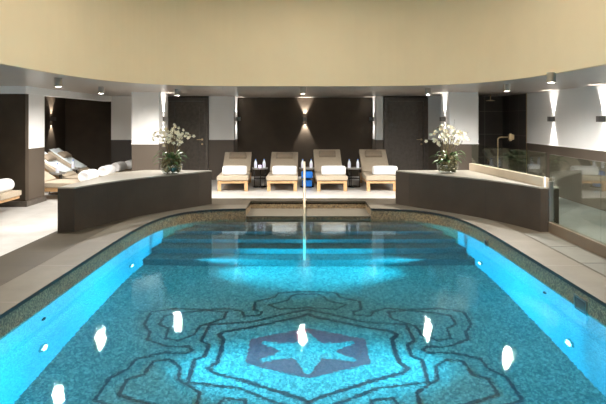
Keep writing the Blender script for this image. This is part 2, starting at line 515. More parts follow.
bm = NB(); prism(bm, [(CX + x, y) for x, y in ((.62, .25), (0, .50), (-.62, .25), (-.62, -.25), (0, -.50), (.62, -.25))], 0, .005)
mk('emblem', bm, M['mos_hex'], pool)
stars = [(0, .42), (-.06, .30), (-.14, .16), (-.30, .15), (-.47, .20), (-.50, .15), (-.36, .06), (-.28, -.01), (-.36, -.09), (-.49, -.17), (-.46, -.22), (-.28, -.16), (-.14, -.15), (-.07, -.30), (-.04, -.40), (0, -.43)]
sp = stars + [(-x, y) for x, y in stars[-2:0:-1]]
bm = NB(); prism(bm, [(CX + x, y) for x, y in sp], .002, .009)
mk('star', bm, M['mos_floor'], pool)

# water
bm = NB()
wl = sell(PA - .001, PB - .001, PN, PX, PY, 160)
vs = [bm.verts.new((x, y, 0)) for x, y in wl]
bm.free(); bm = NB(); prism(bm, sell(PA + .03, PB + .03, PN, PX, PY, 160), DEPTH - .05 - WATER, 0)
w = mk('pool_water', bm, M['water'], loc=(0, 0, WATER))
tagp(w, 'calm clear turquoise water filling the mosaic swimming pool', 'water', kind='stuff')

# lights in the water
UWC = (0.02, .61, .97)
def pool_light(x, y, sgn, label, z=-1.25, first=[None]):
    if first[0] is None:
        r = empty('pool_light', (x, y, z), 0 if sgn < 0 else PI, label, 'pool light', 'underwater lights')
        Mx = Matrix.Rotation(PI / 2, 4, 'Y')
        bm = NB(); lathe(bm, [(0.0, .0), (.075, 0), (.075, .02), (.055, .025), (.055, .012), (0, .012)], n=24, M=Matrix.Rotation(PI / 2, 4, 'Y'))
        mk('bezel', bm, M['chrome'], r, smooth=False)
        bm = NB(); lathe(bm, [(0, .014), (.05, .014), (.04, .028), (0, .034)], n=20, M=Matrix.Rotation(PI / 2, 4, 'Y'))
        mk('lens', bm, M['uwlens'], r, smooth=True)
        first[0] = r
    else:
        r = dup(first[0], (x, y, z), 0 if sgn < 0 else PI, label)
    return r
XL, XR = PX - PA, PX + PA
def wall_x(y):
    return PA * (1 - abs((y - PY) / PB) ** PN) ** (1 / PN)
ENERGY_UW = 4800
for y, z, sg, lab in ((5.23, -1.21, -1, 'small round underwater light in the pool wall away from the balustrade, the nearer one'),
                      (5.42, -1.32, 1, 'small round underwater light in the pool wall on the balustrade side, the nearer one'),
                      (7.83, -1.27, -1, 'small round underwater light in the pool wall away from the balustrade, by the steps'),
                      (8.08, -1.40, 1, 'small round underwater light in the pool wall on the balustrade side, by the steps')):
    x = PX + sg * (wall_x(y) - .002)
    pool_light(x, y, sg, lab, z)
for y in (2.7, 5.35, 8.0):
    for sg in (-1, 1):
        x = PX + sg * (wall_x(y) - .07)
        ld = bpy.data.lights.new('underwater_lamp', 'SPOT'); ld.energy = ENERGY_UW; ld.color = UWC
        ld.spot_size = math.radians(54); ld.spot_blend = 1.0; ld.shadow_soft_size = .05
        lo = bpy.data.objects.new('underwater_lamp', ld); COL.objects.link(lo)
        lo.location = (x, y, -1.22)
        lo.rotation_euler = Vector((-sg, 0, .03)).to_track_quat('-Z', 'Y').to_euler()
# skimmer covers / nozzles on the pool walls
def cover(y0, y1, z0, z1, label):
    x = PX + wall_x((y0 + y1) / 2) - .001
    r = empty('skimmer_cover', (x, (y0 + y1) / 2, z0), 0, label, 'skimmer cover')
    h = (y1 - y0) / 2; H = z1 - z0
    bm = NB()
    for a in ((-h, h, 0, .018), (-h, h, H - .018, H), (-h, -h + .018, .018, H - .018), (h - .018, h, .018, H - .018)):
        box(bm, -.016, 0, a[0], a[1], a[2], a[3])
    mk('frame', bm, M['chrome'], r)
    bm = NB(); box(bm, -.008, 0, -h + .018, h - .018, .018, H - .018)
    mk('plate', bm, M['grille'], r)
cover(5.09, 5.33, -.27, -.09, 'square metal skimmer cover at the waterline nearest the viewer, below the balustrade kerb')
cover(7.80, 7.94, -.25, -.13, 'small skimmer cover at the waterline under the curved low wall with the balustrade')
for y, sg, s in ((5.25, -1, 'side of the pool away from the balustrade'), (6.0, 1, 'pool wall on the balustrade side')):
    bm = NB(); lathe(bm, [(0, 0), (.035, 0), (.035, .01), (.02, .018), (0, .018)], n=18, M=Matrix.Rotation(-sg * PI / 2, 4, 'Y'))
    o = mk('inlet_nozzle', bm, M['black'], loc=(PX + sg * (wall_x(y) - .001), y, -.52))
    tagp(o, 'small black water inlet in the ' + s, 'nozzle')

# handrail
hr = empty('pool_handrail', (-.01, 10.88, 0), 0, 'slim champagne metal handrail running down the pool steps', 'handrail')
bm = NB(); tube(bm, [(0, 0, .002), (0, 0, .66), (0, -.03, .73), (0, -.10, .75), (0, -2.35, .36), (0, -2.5, .32), (0, -2.56, .24), (0, -2.58, -1.398)], .019, 14)
mk('rail', bm, M['railm'], hr, smooth=True)
bm = NB(); lathe(bm, [(0, 0), (.045, 0), (.045, .008), (.02, .012), (0, .012)], n=20)
mk('floor_flange', bm, M['railm'], hr)

# ------------------------------------------------------------------ ceiling: soffit, fascia, dome
FA, FB, FN = 3.22, 4.15, 3.6
fl = sell(FA, FB, FN, .0, 5.7, 128)
bm = NB(); slab_with_hole(bm, [(-7.2, -2.0), (5.3, -2.0), (5.3, 15.4), (-7.2, 15.4)], sell(FA + .03, FB + .03, FN, 0, 5.7, 128), SOF, SOF + .12)
structure('ceiling', bm, M['soffit'])
bm = NB()
o1 = sell(FA, FB, FN, 0, 5.7, 128); o2 = sell(FA + .06, FB + .06, FN, 0, 5.7, 128)
rows = [[bm.verts.new((x, y, z)) for x, y in c] for c, z in ((o1, SOF - .012), (o1, 4.05), (o2, 4.05), (o2, SOF - .012))]
for a in range(4):
    b = (a + 1) % 4
    for i in range(128):
        bm.faces.new((rows[a][i], rows[a][(i + 1) % 128], rows[b][(i + 1) % 128], rows[b][i]))
structure('ceiling_fascia', bm, M['beige'], smooth=False)
bm = NB(); prism(bm, o2, 4.05, 4.15)
structure('ceiling_dome', bm, M['beige'])

# ------------------------------------------------------------------ walls
BK = 14.47
def wall(name, x0, x1, y0, y1, z0, z1, m):
    bm = NB(); box(bm, x0, x1, y0, y1, z0, z1); return structure(name, bm, m)
ZT = SOF
# back wall pieces
wall('wall_back', -5.10, -3.70, BK, BK + .95, 0, ZT, M['two_d'])
wall('wall_back', -2.53, -1.87, BK, BK + .95, 0, ZT, M['two'])
wall('wall_back', -1.87, 1.87, 15.3, 15.42, 0, ZT, M['dark'])
wall('wall_back', 1.87, 2.06, BK, BK + .95, 0, ZT, M['two'])
wall('wall_back', 3.24, 4.57, BK, BK + .95, 0, ZT, M['two'])
wall('wall_back', 4.57, 5.30, BK, BK + .95, 0, ZT, M['shower'])
wall('wall_back', -3.70, -2.53, BK + .12, BK + .95, 0, ZT, M['dark'])
wall('wall_back', 2.06, 3.24, BK + .12, BK + .95, 0, ZT, M['dark'])
wall('wall_back', -6.75, -5.10, 15.3, 15.42, 0, ZT, M['dark'])
# thin white-lit returns of the recess have the same paint as the wall they end
# alcove side wall, dark wall facing the pool room, openings' header beam
wall('wall_left', -6.80, -6.67, 10.77, 15.42, 0, ZT, M['dark'])
wall('wall_left', -7.2, -5.10, 10.03, 10.15, 0, 2.06, M['dark'])
wall('wall_left', -5.26, -5.10, 10.15, 10.77, 0, 2.06, M['two'])
wall('wall_left', -6.80, -5.26, 10.62, 10.77, 0, 2.06, M['dark'])
wall('wall_left', -7.2, -5.08, 10.0, 10.9, 2.06, ZT, M['white'])
wall('wall_left', -5.26, -5.08, 10.9, BK, 2.06, ZT, M['white'])
wall('wall_left', -7.3, -7.2, -2.0, 10.15, 0, ZT, M['two'])
# pillars
wall('wall_left_pillar', -3.83, -3.23, 12.15, 12.95, 0, ZT, M['two'])
wall('wall_right_pillar', 3.22, 3.86, 12.25, 13.05, 0, ZT, M['two'])
# right wall
wall('wall_right', 5.20, 5.34, -2.0, 12.9, 0, ZT, M['two'])
wall('wall_right', 5.20, 5.34, 12.9, BK, 0, ZT, M['shower'])
wall('wall_right', 3.86, 4.0, 12.9, BK, 0, ZT, M['shower'])
wall('wall_front', -7.3, 5.34, -2.1, -2.0, 0, ZT, M['two'])
# dado caps
def trim(n, x0, x1, y0, y1, z0, z1, m):
    bm = NB(); box(bm, x0, x1, y0, y1, z0, z1); structure('trim_%d' % n, bm, m)
trim(4, 5.185, 5.2, -2.0, 12.9, 1.04, 1.06, M['white'])
trim(5, -3.84, -3.22, 12.138, 12.15, 1.04, 1.06, M['white'])
trim(6, 3.21, 3.87, 12.238, 12.25, 1.04, 1.06, M['white'])
trim(7, 5.19, 5.2, 12.885, 12.915, 0, SOF, M['brass'])
trim(8, -5.10, -5.06, 10.0, 10.77, 0, .10, M['darkwood'])
trim(9, -7.2, -5.10, 10.0, 10.03, 0, .10, M['darkwood'])

# ------------------------------------------------------------------ doors
def door(n, xc, hs):
    r = empty('door_%d' % n, (xc, BK, 0), 0, kind='structure')
    bm = NB()
    box(bm, -.58, -.47, -.05, .12, 0, 2.17); box(bm, .47, .58, -.05, .12, 0, 2.17); box(bm, -.47, .47, -.05, .12, 2.07, 2.17)
    mk('door_frame', bm, M['darkwood'], r, bevel=.008)
    bm = NB(); box(bm, -.465, .465, .0, .05, .01, 2.065)
    for x0, x1, z0, z1 in ((-.34, .34, 1.62, 1.94), (-.34, .34, .2, 1.5)):      # raised panel mouldings
        for a in ((x0, x1, z0, z0 + .03), (x0, x1, z1 - .03, z1), (x0, x0 + .03, z0 + .03, z1 - .03), (x1 - .03, x1, z0 + .03, z1 - .03)):
            box(bm, a[0], a[1], -.012, 0, a[2], a[3])
    mk('door_leaf', bm, M['darkwood'], r)
    bm = NB()
    tube(bm, [(hs * .41, 0, 1.06), (hs * .41, -.06, 1.06)], .012, 10)
    tube(bm, [(hs * .42, -.06, 1.06), (hs * .28, -.06, 1.06)], .010, 10)
    lathe(bm, [(0, 0), (.028, 0), (.028, .008), (0, .008)], n=16, M=Matrix.Translation((hs * .41, 0, 1.06)) @ Matrix.Rotation(PI / 2, 4, 'X'))
    mk('door_handle', bm, M['brass'], r)
    bm = NB(); lathe(bm, [(0, 0), (.026, 0), (.026, .02), (0, .02)], n=16, M=Matrix.Translation((hs * .41, 0, .94)) @ Matrix.Rotation(PI / 2, 4, 'X'))
    mk('lock', bm, M['brass'], r)
door(1, -3.115, 1)
door(2, 2.65, 1)

# ------------------------------------------------------------------ lamps
def spot(name, loc, direc, e, size, blend=.5, col=(1, .95, .89), rad=.03):
    ld = bpy.data.lights.new(name, 'SPOT'); ld.energy = e; ld.color = col
    ld.spot_size = math.radians(size); ld.spot_blend = blend; ld.shadow_soft_size = rad
    lo = bpy.data.objects.new(name, ld); COL.objects.link(lo); lo.location = loc
    lo.rotation_euler = Vector(direc).to_track_quat('-Z', 'Y').to_euler()
    return lo
dl = None
downs = [(-3.61, 8.05, 'above the lounger under the dark wall, nearest that wall\'s end'),
         (-3.78, 10.2, 'in front of the loungers\' alcove'),
         (-2.55, 11.0, 'in front of the door beside the alcove'),
         (-.04, 10.3, 'above the middle of the pool\'s far end'),
         (2.38, 10.65, 'in front of the door on the shower side'),
         (3.45, 9.4, 'in front of the black shower recess'),
         (3.18, 7.1, 'nearest the viewer, in front of the wall washed by sconces'),
         (-3.45, 5.2, 'over the deck at the near lounger side'), (-3.1, 2.6, 'over the near corner of the deck on the lounger side'),
         (3.45, 4.6, 'over the balustrade near the viewer'), (3.1, 2.4, 'over the near corner of the balustrade'), (-5.9, 11.6, 'added unseen inside the alcove to brighten its loungers')]  # the alcove one is an added lamp, hidden behind the pier, lighting its loungers
DOWN_E = 250
for i, (x, y, s) in enumerate(downs):
    lab = 'grey cylinder downlight ' + s
    if dl is None:
        dl = empty('ceiling_downlight', (x, y, SOF - .13), 0, lab, 'ceiling light', 'cylinder downlights round the soffit')
        bm = NB(); lathe(bm, [(.046, .02), (.046, 0), (.056, 0), (.056, .13), (0, .13), (0, .02), (.046, .02)], n=28)
        mk('housing', bm, M['chrome'], dl, smooth=False)
        bm = NB(); lathe(bm, [(0, .006), (.044, .008), (.044, .018), (0, .018)], n=24)
        mk('lens', bm, M['lens'], dl)
    else:
        dup(dl, (x, y, SOF - .13), 0, lab)
    spot('downlight_beam', (x, y, SOF - .135), (0, 0, -1), DOWN_E * (1.7 if i in (2, 3, 4) else 1.7 if i in (5, 6) else 1.0), 172, .8, rad=.04)

for p, q, e in (((-3.61, 8.05), (-4.15, 8.45), 60), ((-3.45, 5.2), (-4.0, 6.3), 60), ((3.18, 7.1), (4.1, 7.5), 60), ((-.04, 10.3), (-.04, 11.9), 40)):
    spot('downlight_beam', (p[0], p[1], SOF - .135), (q[0] - p[0], q[1] - p[1], -(SOF - .135)), e * 2.2, 46, .7, rad=.04)
def sconce(x, y, z, nx, ny, label, e=14, first=[None]):
    rz = math.atan2(ny, nx)          # local +x points into the room
    if first[0] is None:
        r = empty('wall_sconce', (x, y, z), rz, label, 'wall light', 'up-and-down wall sconces')
        bm = NB()
        box(bm, 0.0, .012, -.055, .055, -.05, .05); box(bm, .098, .11, -.055, .055, -.05, .05)
        box(bm, .012, .098, -.055, -.045, -.05, .05); box(bm, .012, .098, .045, .055, -.05, .05)
        mk('housing', bm, M['fixture'], r)
        bm = NB(); box(bm, .013, .097, -.044, .044, -.012, .012)
        mk('lamp', bm, M['lens_s'], r)
        first[0] = r
    else:
        r = dup(first[0], (x, y, z), rz, label)
    cx_, cy_ = x + nx * .06, y + ny * .06
    for d in (1, -1):
        spot('sconce_beam', (cx_, cy_, z + d * .055), (-nx * .06, -ny * .06, d), 3.2 * e * (1.25 if d > 0 else 1), 58, .55, rad=.02)
    return r
sconce(-6.67, 14.45, 1.6, 1, 0, 'two-way sconce on the alcove\'s dark side wall above the loungers', 34)
sconce(-3.23, 12.55, 1.6, 1, 0, 'two-way sconce on the side of the pillar beside the alcove', 26)
sconce(-1.87, 14.95, 1.6, 1, 0, 'two-way sconce on the recess return beside the door next to the alcove')
sconce(1.87, 14.95, 1.6, -1, 0, 'two-way sconce on the recess return beside the door on the shower side')
sconce(0.0, 15.3, 1.6, 0, -1, 'two-way sconce in the middle of the dark back wall above the loungers', 45)
sconce(3.22, 12.65, 1.6, -1, 0, 'two-way sconce on the side of the pillar behind the orchids near the shower', 26)
sconce(5.2, 11.5, 1.6, -1, 0, 'two-way sconce on the white wall, nearest the shower', 22)
sconce(5.2, 9.57, 1.6, -1, 0, 'two-way sconce on the white wall, second from the shower', 22)
sconce(5.2, 7.4, 1.6, -1, 0, 'two-way sconce on the white wall beyond the balustrade, farthest from the shower', 22)
# unseen area light added under the high ceiling as soft fill
ld = bpy.data.lights.new('added_dome_fill', 'AREA'); ld.shape = 'ELLIPSE'; ld.size = 4.6; ld.size_y = 6.4; ld.energy = 225; ld.color = (1, .93, .84)
lo = bpy.data.objects.new('added_dome_fill', ld); COL.objects.link(lo); lo.location = (0, 5.6, 4.0)

# ------------------------------------------------------------------ low curved walls
def low_wall(mirror, label):
    s = -1 if not mirror else 1
    base = [(3.53, 7.78), (3.29, 7.78), (3.15, 8.22), (2.96, 8.66), (2.74, 9.05), (2.48, 9.42), (2.20, 9.77), (1.97, 10.06), (1.79, 10.38), (3.06, 10.44), (3.45, 9.95)]
    P = [(PX + s * (x + .03 if not mirror else x - .14 * (3.5 - x) / 1.7), y) for x, y in base]
    # refine the curved side
    c = P[1:8]
    fine = []
    for i in range(len(c) - 1):
        p0 = Vector(c[max(0, i - 1)]); p1 = Vector(c[i]); p2 = Vector(c[i + 1]); p3 = Vector(c[min(len(c) - 1, i + 2)])
        for k in range(5):
            t = k / 5
            fine.append(tuple(.5 * ((2 * p1) + (p2 - p0) * t + (2 * p0 - 5 * p1 + 4 * p2 - p3) * t * t + (3 * p1 - p0 - 3 * p2 + p3) * t ** 3)))
    P = [P[0]] + fine + P[7:]
    cx = sum(p[0] for p in P) / len(P); cy = sum(p[1] for p in P) / len(P)
    r = empty('curved_low_wall', (cx, cy, 0), 0, label, 'low wall')
    bm = NB(); prism(bm, [(x - cx, y - cy) for x, y in P], 0.001, .612)
    mk('body', bm, M['planter'], r)
    bm = NB(); prism(bm, [(x - cx, y - cy) for x, y in P], .612, .632)
    mk('top_slab', bm, M['ptop'], r)
    return r
low_wall(False, 'curved brown stone low wall with pale top on the side of the loungers\' alcove')
lw = low_wall(True, 'curved brown stone low wall with pale top that carries the glass balustrade')

# ------------------------------------------------------------------ balustrade
gb = empty('glass_balustrade', (3.45, 7.8, 0), 0, 'frameless clear glass balustrade along the deck and over the curved low wall', 'balustrade')
def gpanel(p0, p1, z0, z1, name='glass_panel'):
    a = Vector((*p0, 0)); b = Vector((*p1, 0)); d = (b - a); L = d.length
    Mx = Matrix.Translation(a - Vector((3.45, 7.8, 0))) @ Matrix.Rotation(math.atan2(d.y, d.x), 4, 'Z')
    bm = NB(); box(bm, .004, L - .004, -.006, .006, z0, z1, Mx)
    return mk(name, bm, M['glass'], gb)
ys = [-1.9, -.9, .1, 1.1, 2.1, 3.1, 4.1, 4.95, 5.7, 6.45, 7.80]
for y0, y1 in zip(ys, ys[1:]):
    gpanel((3.47, y0), (3.47, y1), .10, 1.10)
gpanel((3.44, 7.84), (3.16, 10.42), .74, 1.12)
bm = NB()
for zz in (.04,):
    box(bm, 3.44 - 3.45, 3.52 - 3.45, -9.7, -.02, 0, .145)
mk('kerb', bm, M['kerb'], gb, bevel=.004)
bm = NB()
a = Vector((3.40 - 3.45, .02, 0)); b = Vector((3.12 - 3.45, 2.60, 0)); d = b - a
Mx = Matrix.Translation(a) @ Matrix.Rotation(math.atan2(d.y, d.x), 4, 'Z')
box(bm, 0, d.length, -.075, .02, .633, .765, Mx)
mk('stone_upstand', bm, M['upstand'], gb, bevel=.004)
bm = NB(); box(bm, -.012, .05, -.06, -.01, .145, .72)
mk('end_post', bm, M['chrome'], gb, bevel=.003)
bm = NB(); box(bm, -.05, -.035, .0, .025, .633, .78)
mk('end_cap', bm, M['towel'], gb)
# narrow cross-jointed stone strip with a shadow joint in front of the kerb
bm = NB()
y = -1.8
while y < 7.6:
    box(bm, 3.06, 3.40, y, y + .78, 0.0, .003); y += .79
structure('trim_10', bm, M['strip'])

# ------------------------------------------------------------------ loungers
def cushion(x0, x1, y0, y1, z0, z1, Mx=None, cuts=6, puff=.012):
    bm = NB(); box(bm, x0, x1, y0, y1, z0, z1)
    bmesh.ops.subdivide_edges(bm, edges=bm.edges[:], cuts=cuts, use_grid_fill=True)
    for v in bm.verts:
        u = (v.co.x - x0) / (x1 - x0) * 2 - 1; w_ = (v.co.y - y0) / (y1 - y0) * 2 - 1
        k = (1 - u ** 4) * (1 - w_ ** 4)
        if v.co.z > (z0 + z1) / 2 + 1e-4: v.co.z += puff * k
        v.co.z += .002 * math.sin(9 * v.co.x + 5 * v.co.y)
    if Mx is not None:
        for v in bm.verts: v.co = Mx @ v.co
    return bm
def make_lounger(deg=34):
    r = empty('sun_lounger', (0, 0, 0), 0, 'x', 'sun lounger')
    w = .325
    bm = NB()
    box(bm, -w, -w + .05, .02, 1.86, .16, .235); box(bm, w - .05, w, .02, 1.86, .16, .235)
    box(bm, -w + .05, w - .05, .02, .06, .175, .235); box(bm, -w + .05, w - .05, 1.82, 1.86, .17, .235)
    mk('frame', bm, M['wood'], r, bevel=.004)
    bm = NB()
    for k in range(9): box(bm, -w + .05, w - .05, .10 + k * .11, .17 + k * .11, .215, .238)
    mk('slat_deck', bm, M['wood'], r)
    for sx in (-1, 1):
        for y in (.03, 1.62):
            bm = NB(); x = sx * (w - .03)
            box(bm, x - .038, x + .038, y, y + .075, 0, .16 if y > 1 else .235)
            if y < 1:
                for v in bm.verts: 
                    if v.co.z > .1: v.co.x += 0
            mk('leg', bm, M['wood'], r, bevel=.006)
    mk('seat_cushion', cushion(-.345, .345, -.01, 1.10, .240, .335), M['fabric'], r, smooth=True, bevel=.02, seg=3)
    ang = math.radians(deg); hz = .245 + .86 * math.sin(ang) - .12
    Mb = Matrix.Translation((0, 1.06, .245)) @ Matrix.Rotation(ang, 4, 'X')
    mk('back_cushion', cushion(-.335, .335, 0.02, .90, 0.03, .12, Mb), M['fabric'], r, smooth=True, bevel=.02, seg=3)
    bm = NB()
    box(bm, -w + .01, -w + .05, .0, .86, -.01, .028, Mb); box(bm, w - .05, w - .01, .0, .86, -.01, .028, Mb)
    for k in range(6): box(bm, -w + .05, w - .05, .08 + k * .14, .14 + k * .14, .0, .028, Mb)
    mk('back_frame', bm, M['wood'], r)
    for x in (-.27, .27):
        bm = NB(); tube(bm, [(x, 1.60, .235 + .54 * math.tan(ang)), (x, 1.70, .215)], .012, 8)
        mk('back_strut', bm, M['wood'], r)
    Mp = Mb @ Matrix.Translation((0, .65, .155))
    ph = mk('head_pillow', cushion(-.205, .205, -.10, .10, -.03, .04, Mp, 6, .025), M['pillowf'], r, smooth=True, bevel=.02, seg=3)
    for x in (-.15, .15):
        bm = NB(); box(bm, x - .012, x + .012, .10, .19, -.026, -.02, Mp)
        mk('strap', bm, M['pillowf'], ph)
    return r
L0 = make_lounger(27.5)
L1 = make_lounger(33)
spots = [(-1.60, 12.15, .05, 'oak lounger with taupe cushion in the dark recess, end of the row nearest the alcove'),
         (-.51, 12.15, .0, 'oak lounger with taupe cushion in the dark recess, beside the handrail on the alcove side'),
         (.60, 12.15, .03, 'oak lounger in the dark recess, next after the handrail towards the shower'),
         (1.70, 12.15, -.0, 'oak lounger with taupe cushion in the dark recess, end of the row nearest the shower')]
al = [(-4.2, 11.22, PI / 2, 'taupe lounger in the alcove, the nearest of its row, feet to the pool'),
      (-4.2, 12.26, PI / 2, 'taupe lounger in the alcove, second of its row from the pool corner'),
      (-4.28, 13.27, PI / 2, 'taupe lounger in the alcove, third of its row, beneath the sconce')]
bench_xy = (-5.02, 9.42)
for k, (x, y, rz, lab) in enumerate(spots):
    if k in (0, 2):
        o = (L0, L1)[k // 2]
        o.location = (x, y, 0); o.rotation_euler = (0, 0, rz); o['label'] = lab; o['group'] = 'loungers in the dark recess'
    else: dup((L0, L1)[k // 2], (x, y, 0), rz, lab, 'loungers in the dark recess')
for x, y, rz, lab in al: dup(L1, (x, y, 0), rz, lab, 'loungers by the alcove')

# ------------------------------------------------------------------ towels
def towel_roll(square):
    bm = NB()
    n, m = 36, 14
    L = .52
    rings = []
    for i in range(m + 1):
        u = i / m
        x = (u - .5) * L
        ed = 1 - .10 * abs(2 * u - 1) ** 6
        ring = []
        for k in range(n):
            t = 2 * PI * k / n
            c, s = math.cos(t), math.sin(t)
            e = .62 if square else .9
            yy = math.copysign(abs(c) ** e, c) * (.125 if square else .128)
            zz = math.copysign(abs(s) ** e, s) * (.108 if square else .118)
            zz = max(zz, -.095 if square else -.10)
            ring.append(bm.verts.new((x + random.uniform(-.002, .002), yy * ed, zz * ed)))
        rings.append(ring)
    for a, b in zip(rings, rings[1:]):
        for k in range(n): bm.faces.new((a[k], a[(k + 1) % n], b[(k + 1) % n], b[k]))
    # rolled spiral ends: inset rings stepping in and out
    for ring, sg in ((rings[0], -1), (rings[-1], 1)):
        prev = ring
        for q, (sc, dx) in enumerate(((.86, .012), (.78, -.004), (.60, .008), (.52, -.006), (.34, .006), (.26, -.006), (.1, .004))):
            cur = [bm.verts.new((ring[0].co.x + sg * dx, v.co.y * sc, v.co.z * sc)) for v in ring]
            for k in range(n): bm.faces.new((prev[k], prev[(k + 1) % n], cur[(k + 1) % n], cur[k]))
            prev = cur
        bm.faces.new(prev)
    return bm
def towel(x, y, z, rz, lab, group, sq, src={}):
    if sq not in src:
        o = mk('rolled_towel', towel_roll(sq), M['towel'], smooth=True); src[sq] = o
        tagp(o, lab, 'towel', group)
    else:
        o = src[sq].copy(); COL.objects.link(o); o['label'] = lab; o['group'] = group
    o.location = (x, y, z + (.097 if sq else .102)); o.rotation_euler = (0, 0, rz)
wh = ['the lounger nearest the alcove', 'the lounger beside the handrail', 'the lounger right after the handrail towards the shower', 'the lounger at the shower end of the row']
for (x, y, rz, _), s, dx in zip(spots, wh, (0.02, .05, .04, .10)):
    towel(x + dx, y + .24, .343, rz, 'thick white rolled towel on ' + s, 'towels in the dark recess', True)
wa = ['the nearest alcove lounger', 'the second alcove lounger', 'the third alcove lounger', 'the padded bench at the dark wall']
r = empty('padded_bench', (bench_xy[0], bench_xy[1], 0), 0, 'long taupe padded bench against the dark wall, one end showing', 'bench')
mk('bench_cushion', cushion(-2.05, 0, -.33, .33, .25, .34, None, 6, .008), M['fabric'], r, smooth=True, bevel=.02)
bm = NB(); box(bm, -2.03, -.03, -.31, .31, .20, .25); mk('bench_frame', bm, M['wood'], r)
bm = NB(); box(bm, -2.0, -.45, -.24, .24, 0, .20); mk('plinth', bm, M['dark'], r)
for (x, y, rz, _), s in zip(al + [(bench_xy[0], bench_xy[1], PI / 2, '')], wa):
    towel(x - .22, y + .02, .343, rz, 'white rolled towel on the foot of ' + s, 'towels by the alcove', False)
# far low bench in the alcove with a fourth towel
r = empty('low_bench', (-4.5, 14.0, 0), 0, 'low taupe bench at the back of the alcove under a rolled towel', 'bench')
mk('bench_cushion', cushion(-.55, .55, -.3, .3, .25, .335), M['fabric'], r, smooth=True, bevel=.02)
bm = NB(); box(bm, -.53, .53, -.28, .28, .16, .25); mk('bench_frame', bm, M['wood'], r)
for sx in (-1, 1):
    for sy in (-1, 1):
        bm = NB(); box(bm, sx * .48 - .03, sx * .48 + .03, sy * .23 - .03, sy * .23 + .03, 0, .16); mk('leg', bm, M['wood'], r)
towel(-4.42, 13.95, .343, PI / 2, 'white rolled towel at the back of the alcove, beside the pillar', 'towels by the alcove', False)
# pale covers / folded robes on the raised backs of the alcove loungers
def robe(x, y, rz, lab):
    bm = NB()
    ang = math.radians(33)
    Mb = Matrix.Rotation(rz, 4, 'Z') @ Matrix.Translation((0, 1.06, .245)) @ Matrix.Rotation(ang, 4, 'X')
    nx, ny = 8, 14
    g = [[None] * (ny + 1) for _ in range(nx + 1)]
    for i in range(nx + 1):
        for j in range(ny + 1):
            u = -.26 + .52 * i / nx; v = .12 + .83 * j / ny
            g[i][j] = bm.verts.new(Mb @ Vector((u, v, .145 + .008 * math.sin(u * 25 + v * 9))))
    for i in range(nx):
        for j in range(ny): bm.faces.new((g[i][j], g[i + 1][j], g[i + 1][j + 1], g[i][j + 1]))
    o = mk('draped_towel', bm, M['fabric_b'], smooth=True, loc=(x, y, 0))
    s = o.modifiers.new('thick', 'SOLIDIFY'); s.thickness = .014; s.offset = 1
    tagp(o, lab, 'towel', 'pale towels draped on alcove backrests')
robe(al[1][0], al[1][1], al[1][2], 'pale grey towel draped down the raised backrest of the second alcove lounger')
robe(al[2][0], al[2][1], al[2][2], 'pale grey towel draped down the raised backrest of the third alcove lounger')

# ------------------------------------------------------------------ side tables and what stands on them
def make_table():
    r = empty('side_table', (0, 0, 0), 0, 'x', 'side table')
    bm = NB(); lathe(bm, [(0, 0), (.17, 0), (.17, .012), (0, .016)], n=32); mk('base', bm, M['black'], r)
    for k in range(3):
        a = PI / 2 + k * 2 * PI / 3
        bm = NB(); tube(bm, [(.14 * math.cos(a), .14 * math.sin(a), .014), (.15 * math.cos(a), .15 * math.sin(a), .425)], .010, 8)
        mk('leg', bm, M['black'], r, smooth=True)
    bm = NB(); lathe(bm, [(0, .20), (.145, .20), (.145, .212), (0, .212)], n=32); mk('lower_shelf', bm, M['black'], r)
    bm = NB(); lathe(bm, [(0, .425), (.178, .425), (.183, .46), (.173, .46), (.168, .437), (0, .437)], n=32); mk('tray_top', bm, M['trayt'], r)
    return r
tb = make_table()
tpos = [(-1.06, 12.95, 0, 'round black side table between the loungers on the alcove side, holding a glowing candle'),
        (.045, 12.95, .5, 'round black side table behind the handrail with a bright blue bundle beneath its top'),
        (1.14, 12.95, .3, 'round black side table between the two loungers on the shower side')]
for i, (x, y, rz, lab) in enumerate(tpos):
    if i == 0:
        tb.location = (x, y, 0); tb['label'] = lab; tb['group'] = 'side tables in the dark recess'
    else: dup(tb, (x, y, 0), rz, lab)
for (x, y, s) in ((-5.3, 11.74, 'first and second'), (-5.4, 12.765, 'second and third')):
    dup(tb, (x, y, 0), 0, 'round black side table in the alcove between the %s loungers' % s, 'side tables in the alcove')
def make_bottle():
    r = empty('water_bottle', (0, 0, 0), 0, 'x', 'bottle', 'water bottles on the side tables')
    bm = NB(); lathe(bm, [(0, 0), (.032, 0), (.035, .01), (.035, .13), (.028, .16), (.013, .185), (.013, .20), (0, .20)], n=20)
    mk('bottle_body', bm, M['bottle'], r, smooth=True)
    bm = NB(); lathe(bm, [(.0355, .05), (.0362, .055), (.0362, .11), (.0355, .115)], n=20); mk('paper_label', bm, M['blabel'], r, smooth=True)
    bm = NB(); lathe(bm, [(.015, .197), (.015, .222), (0, .222)], n=16); mk('cap', bm, M['cap'], r, smooth=True)
    return r
bt = make_bottle(); fb = True
for (tx, ty, _, _), s in zip(tpos, ('the table with the candle', 'the table with the blue bundle', 'the table on the shower side')):
    for dx, q in ((-.10, 'alcove'), (.10, 'shower')):
        lab = 'blue-capped water bottle, nearer the %s, on %s' % (q, s)
        p = (tx + dx, ty - .03, .4372)
        if fb: bt.location = p; bt['label'] = lab; fb = False
        else: dup(bt, p, 0, lab)
dup(bt, (-5.28, 11.73, .4372), 0, 'clear water bottle on the table between the first and second alcove loungers')
dup(bt, (-5.38, 12.76, .4372), 0, 'clear water bottle on the table between the second and third alcove loungers')
bm = NB(); lathe(bm, [(0, 0), (.03, 0), (.036, .08), (.032, .08), (.026, .01), (0, .01)], n=18)
o = mk('candle_glass', bm, M['purple'], loc=(-1.06, 12.93, .4372), smooth=True)
tagp(o, 'small candle glass glowing pale violet between two water bottles', 'candle')
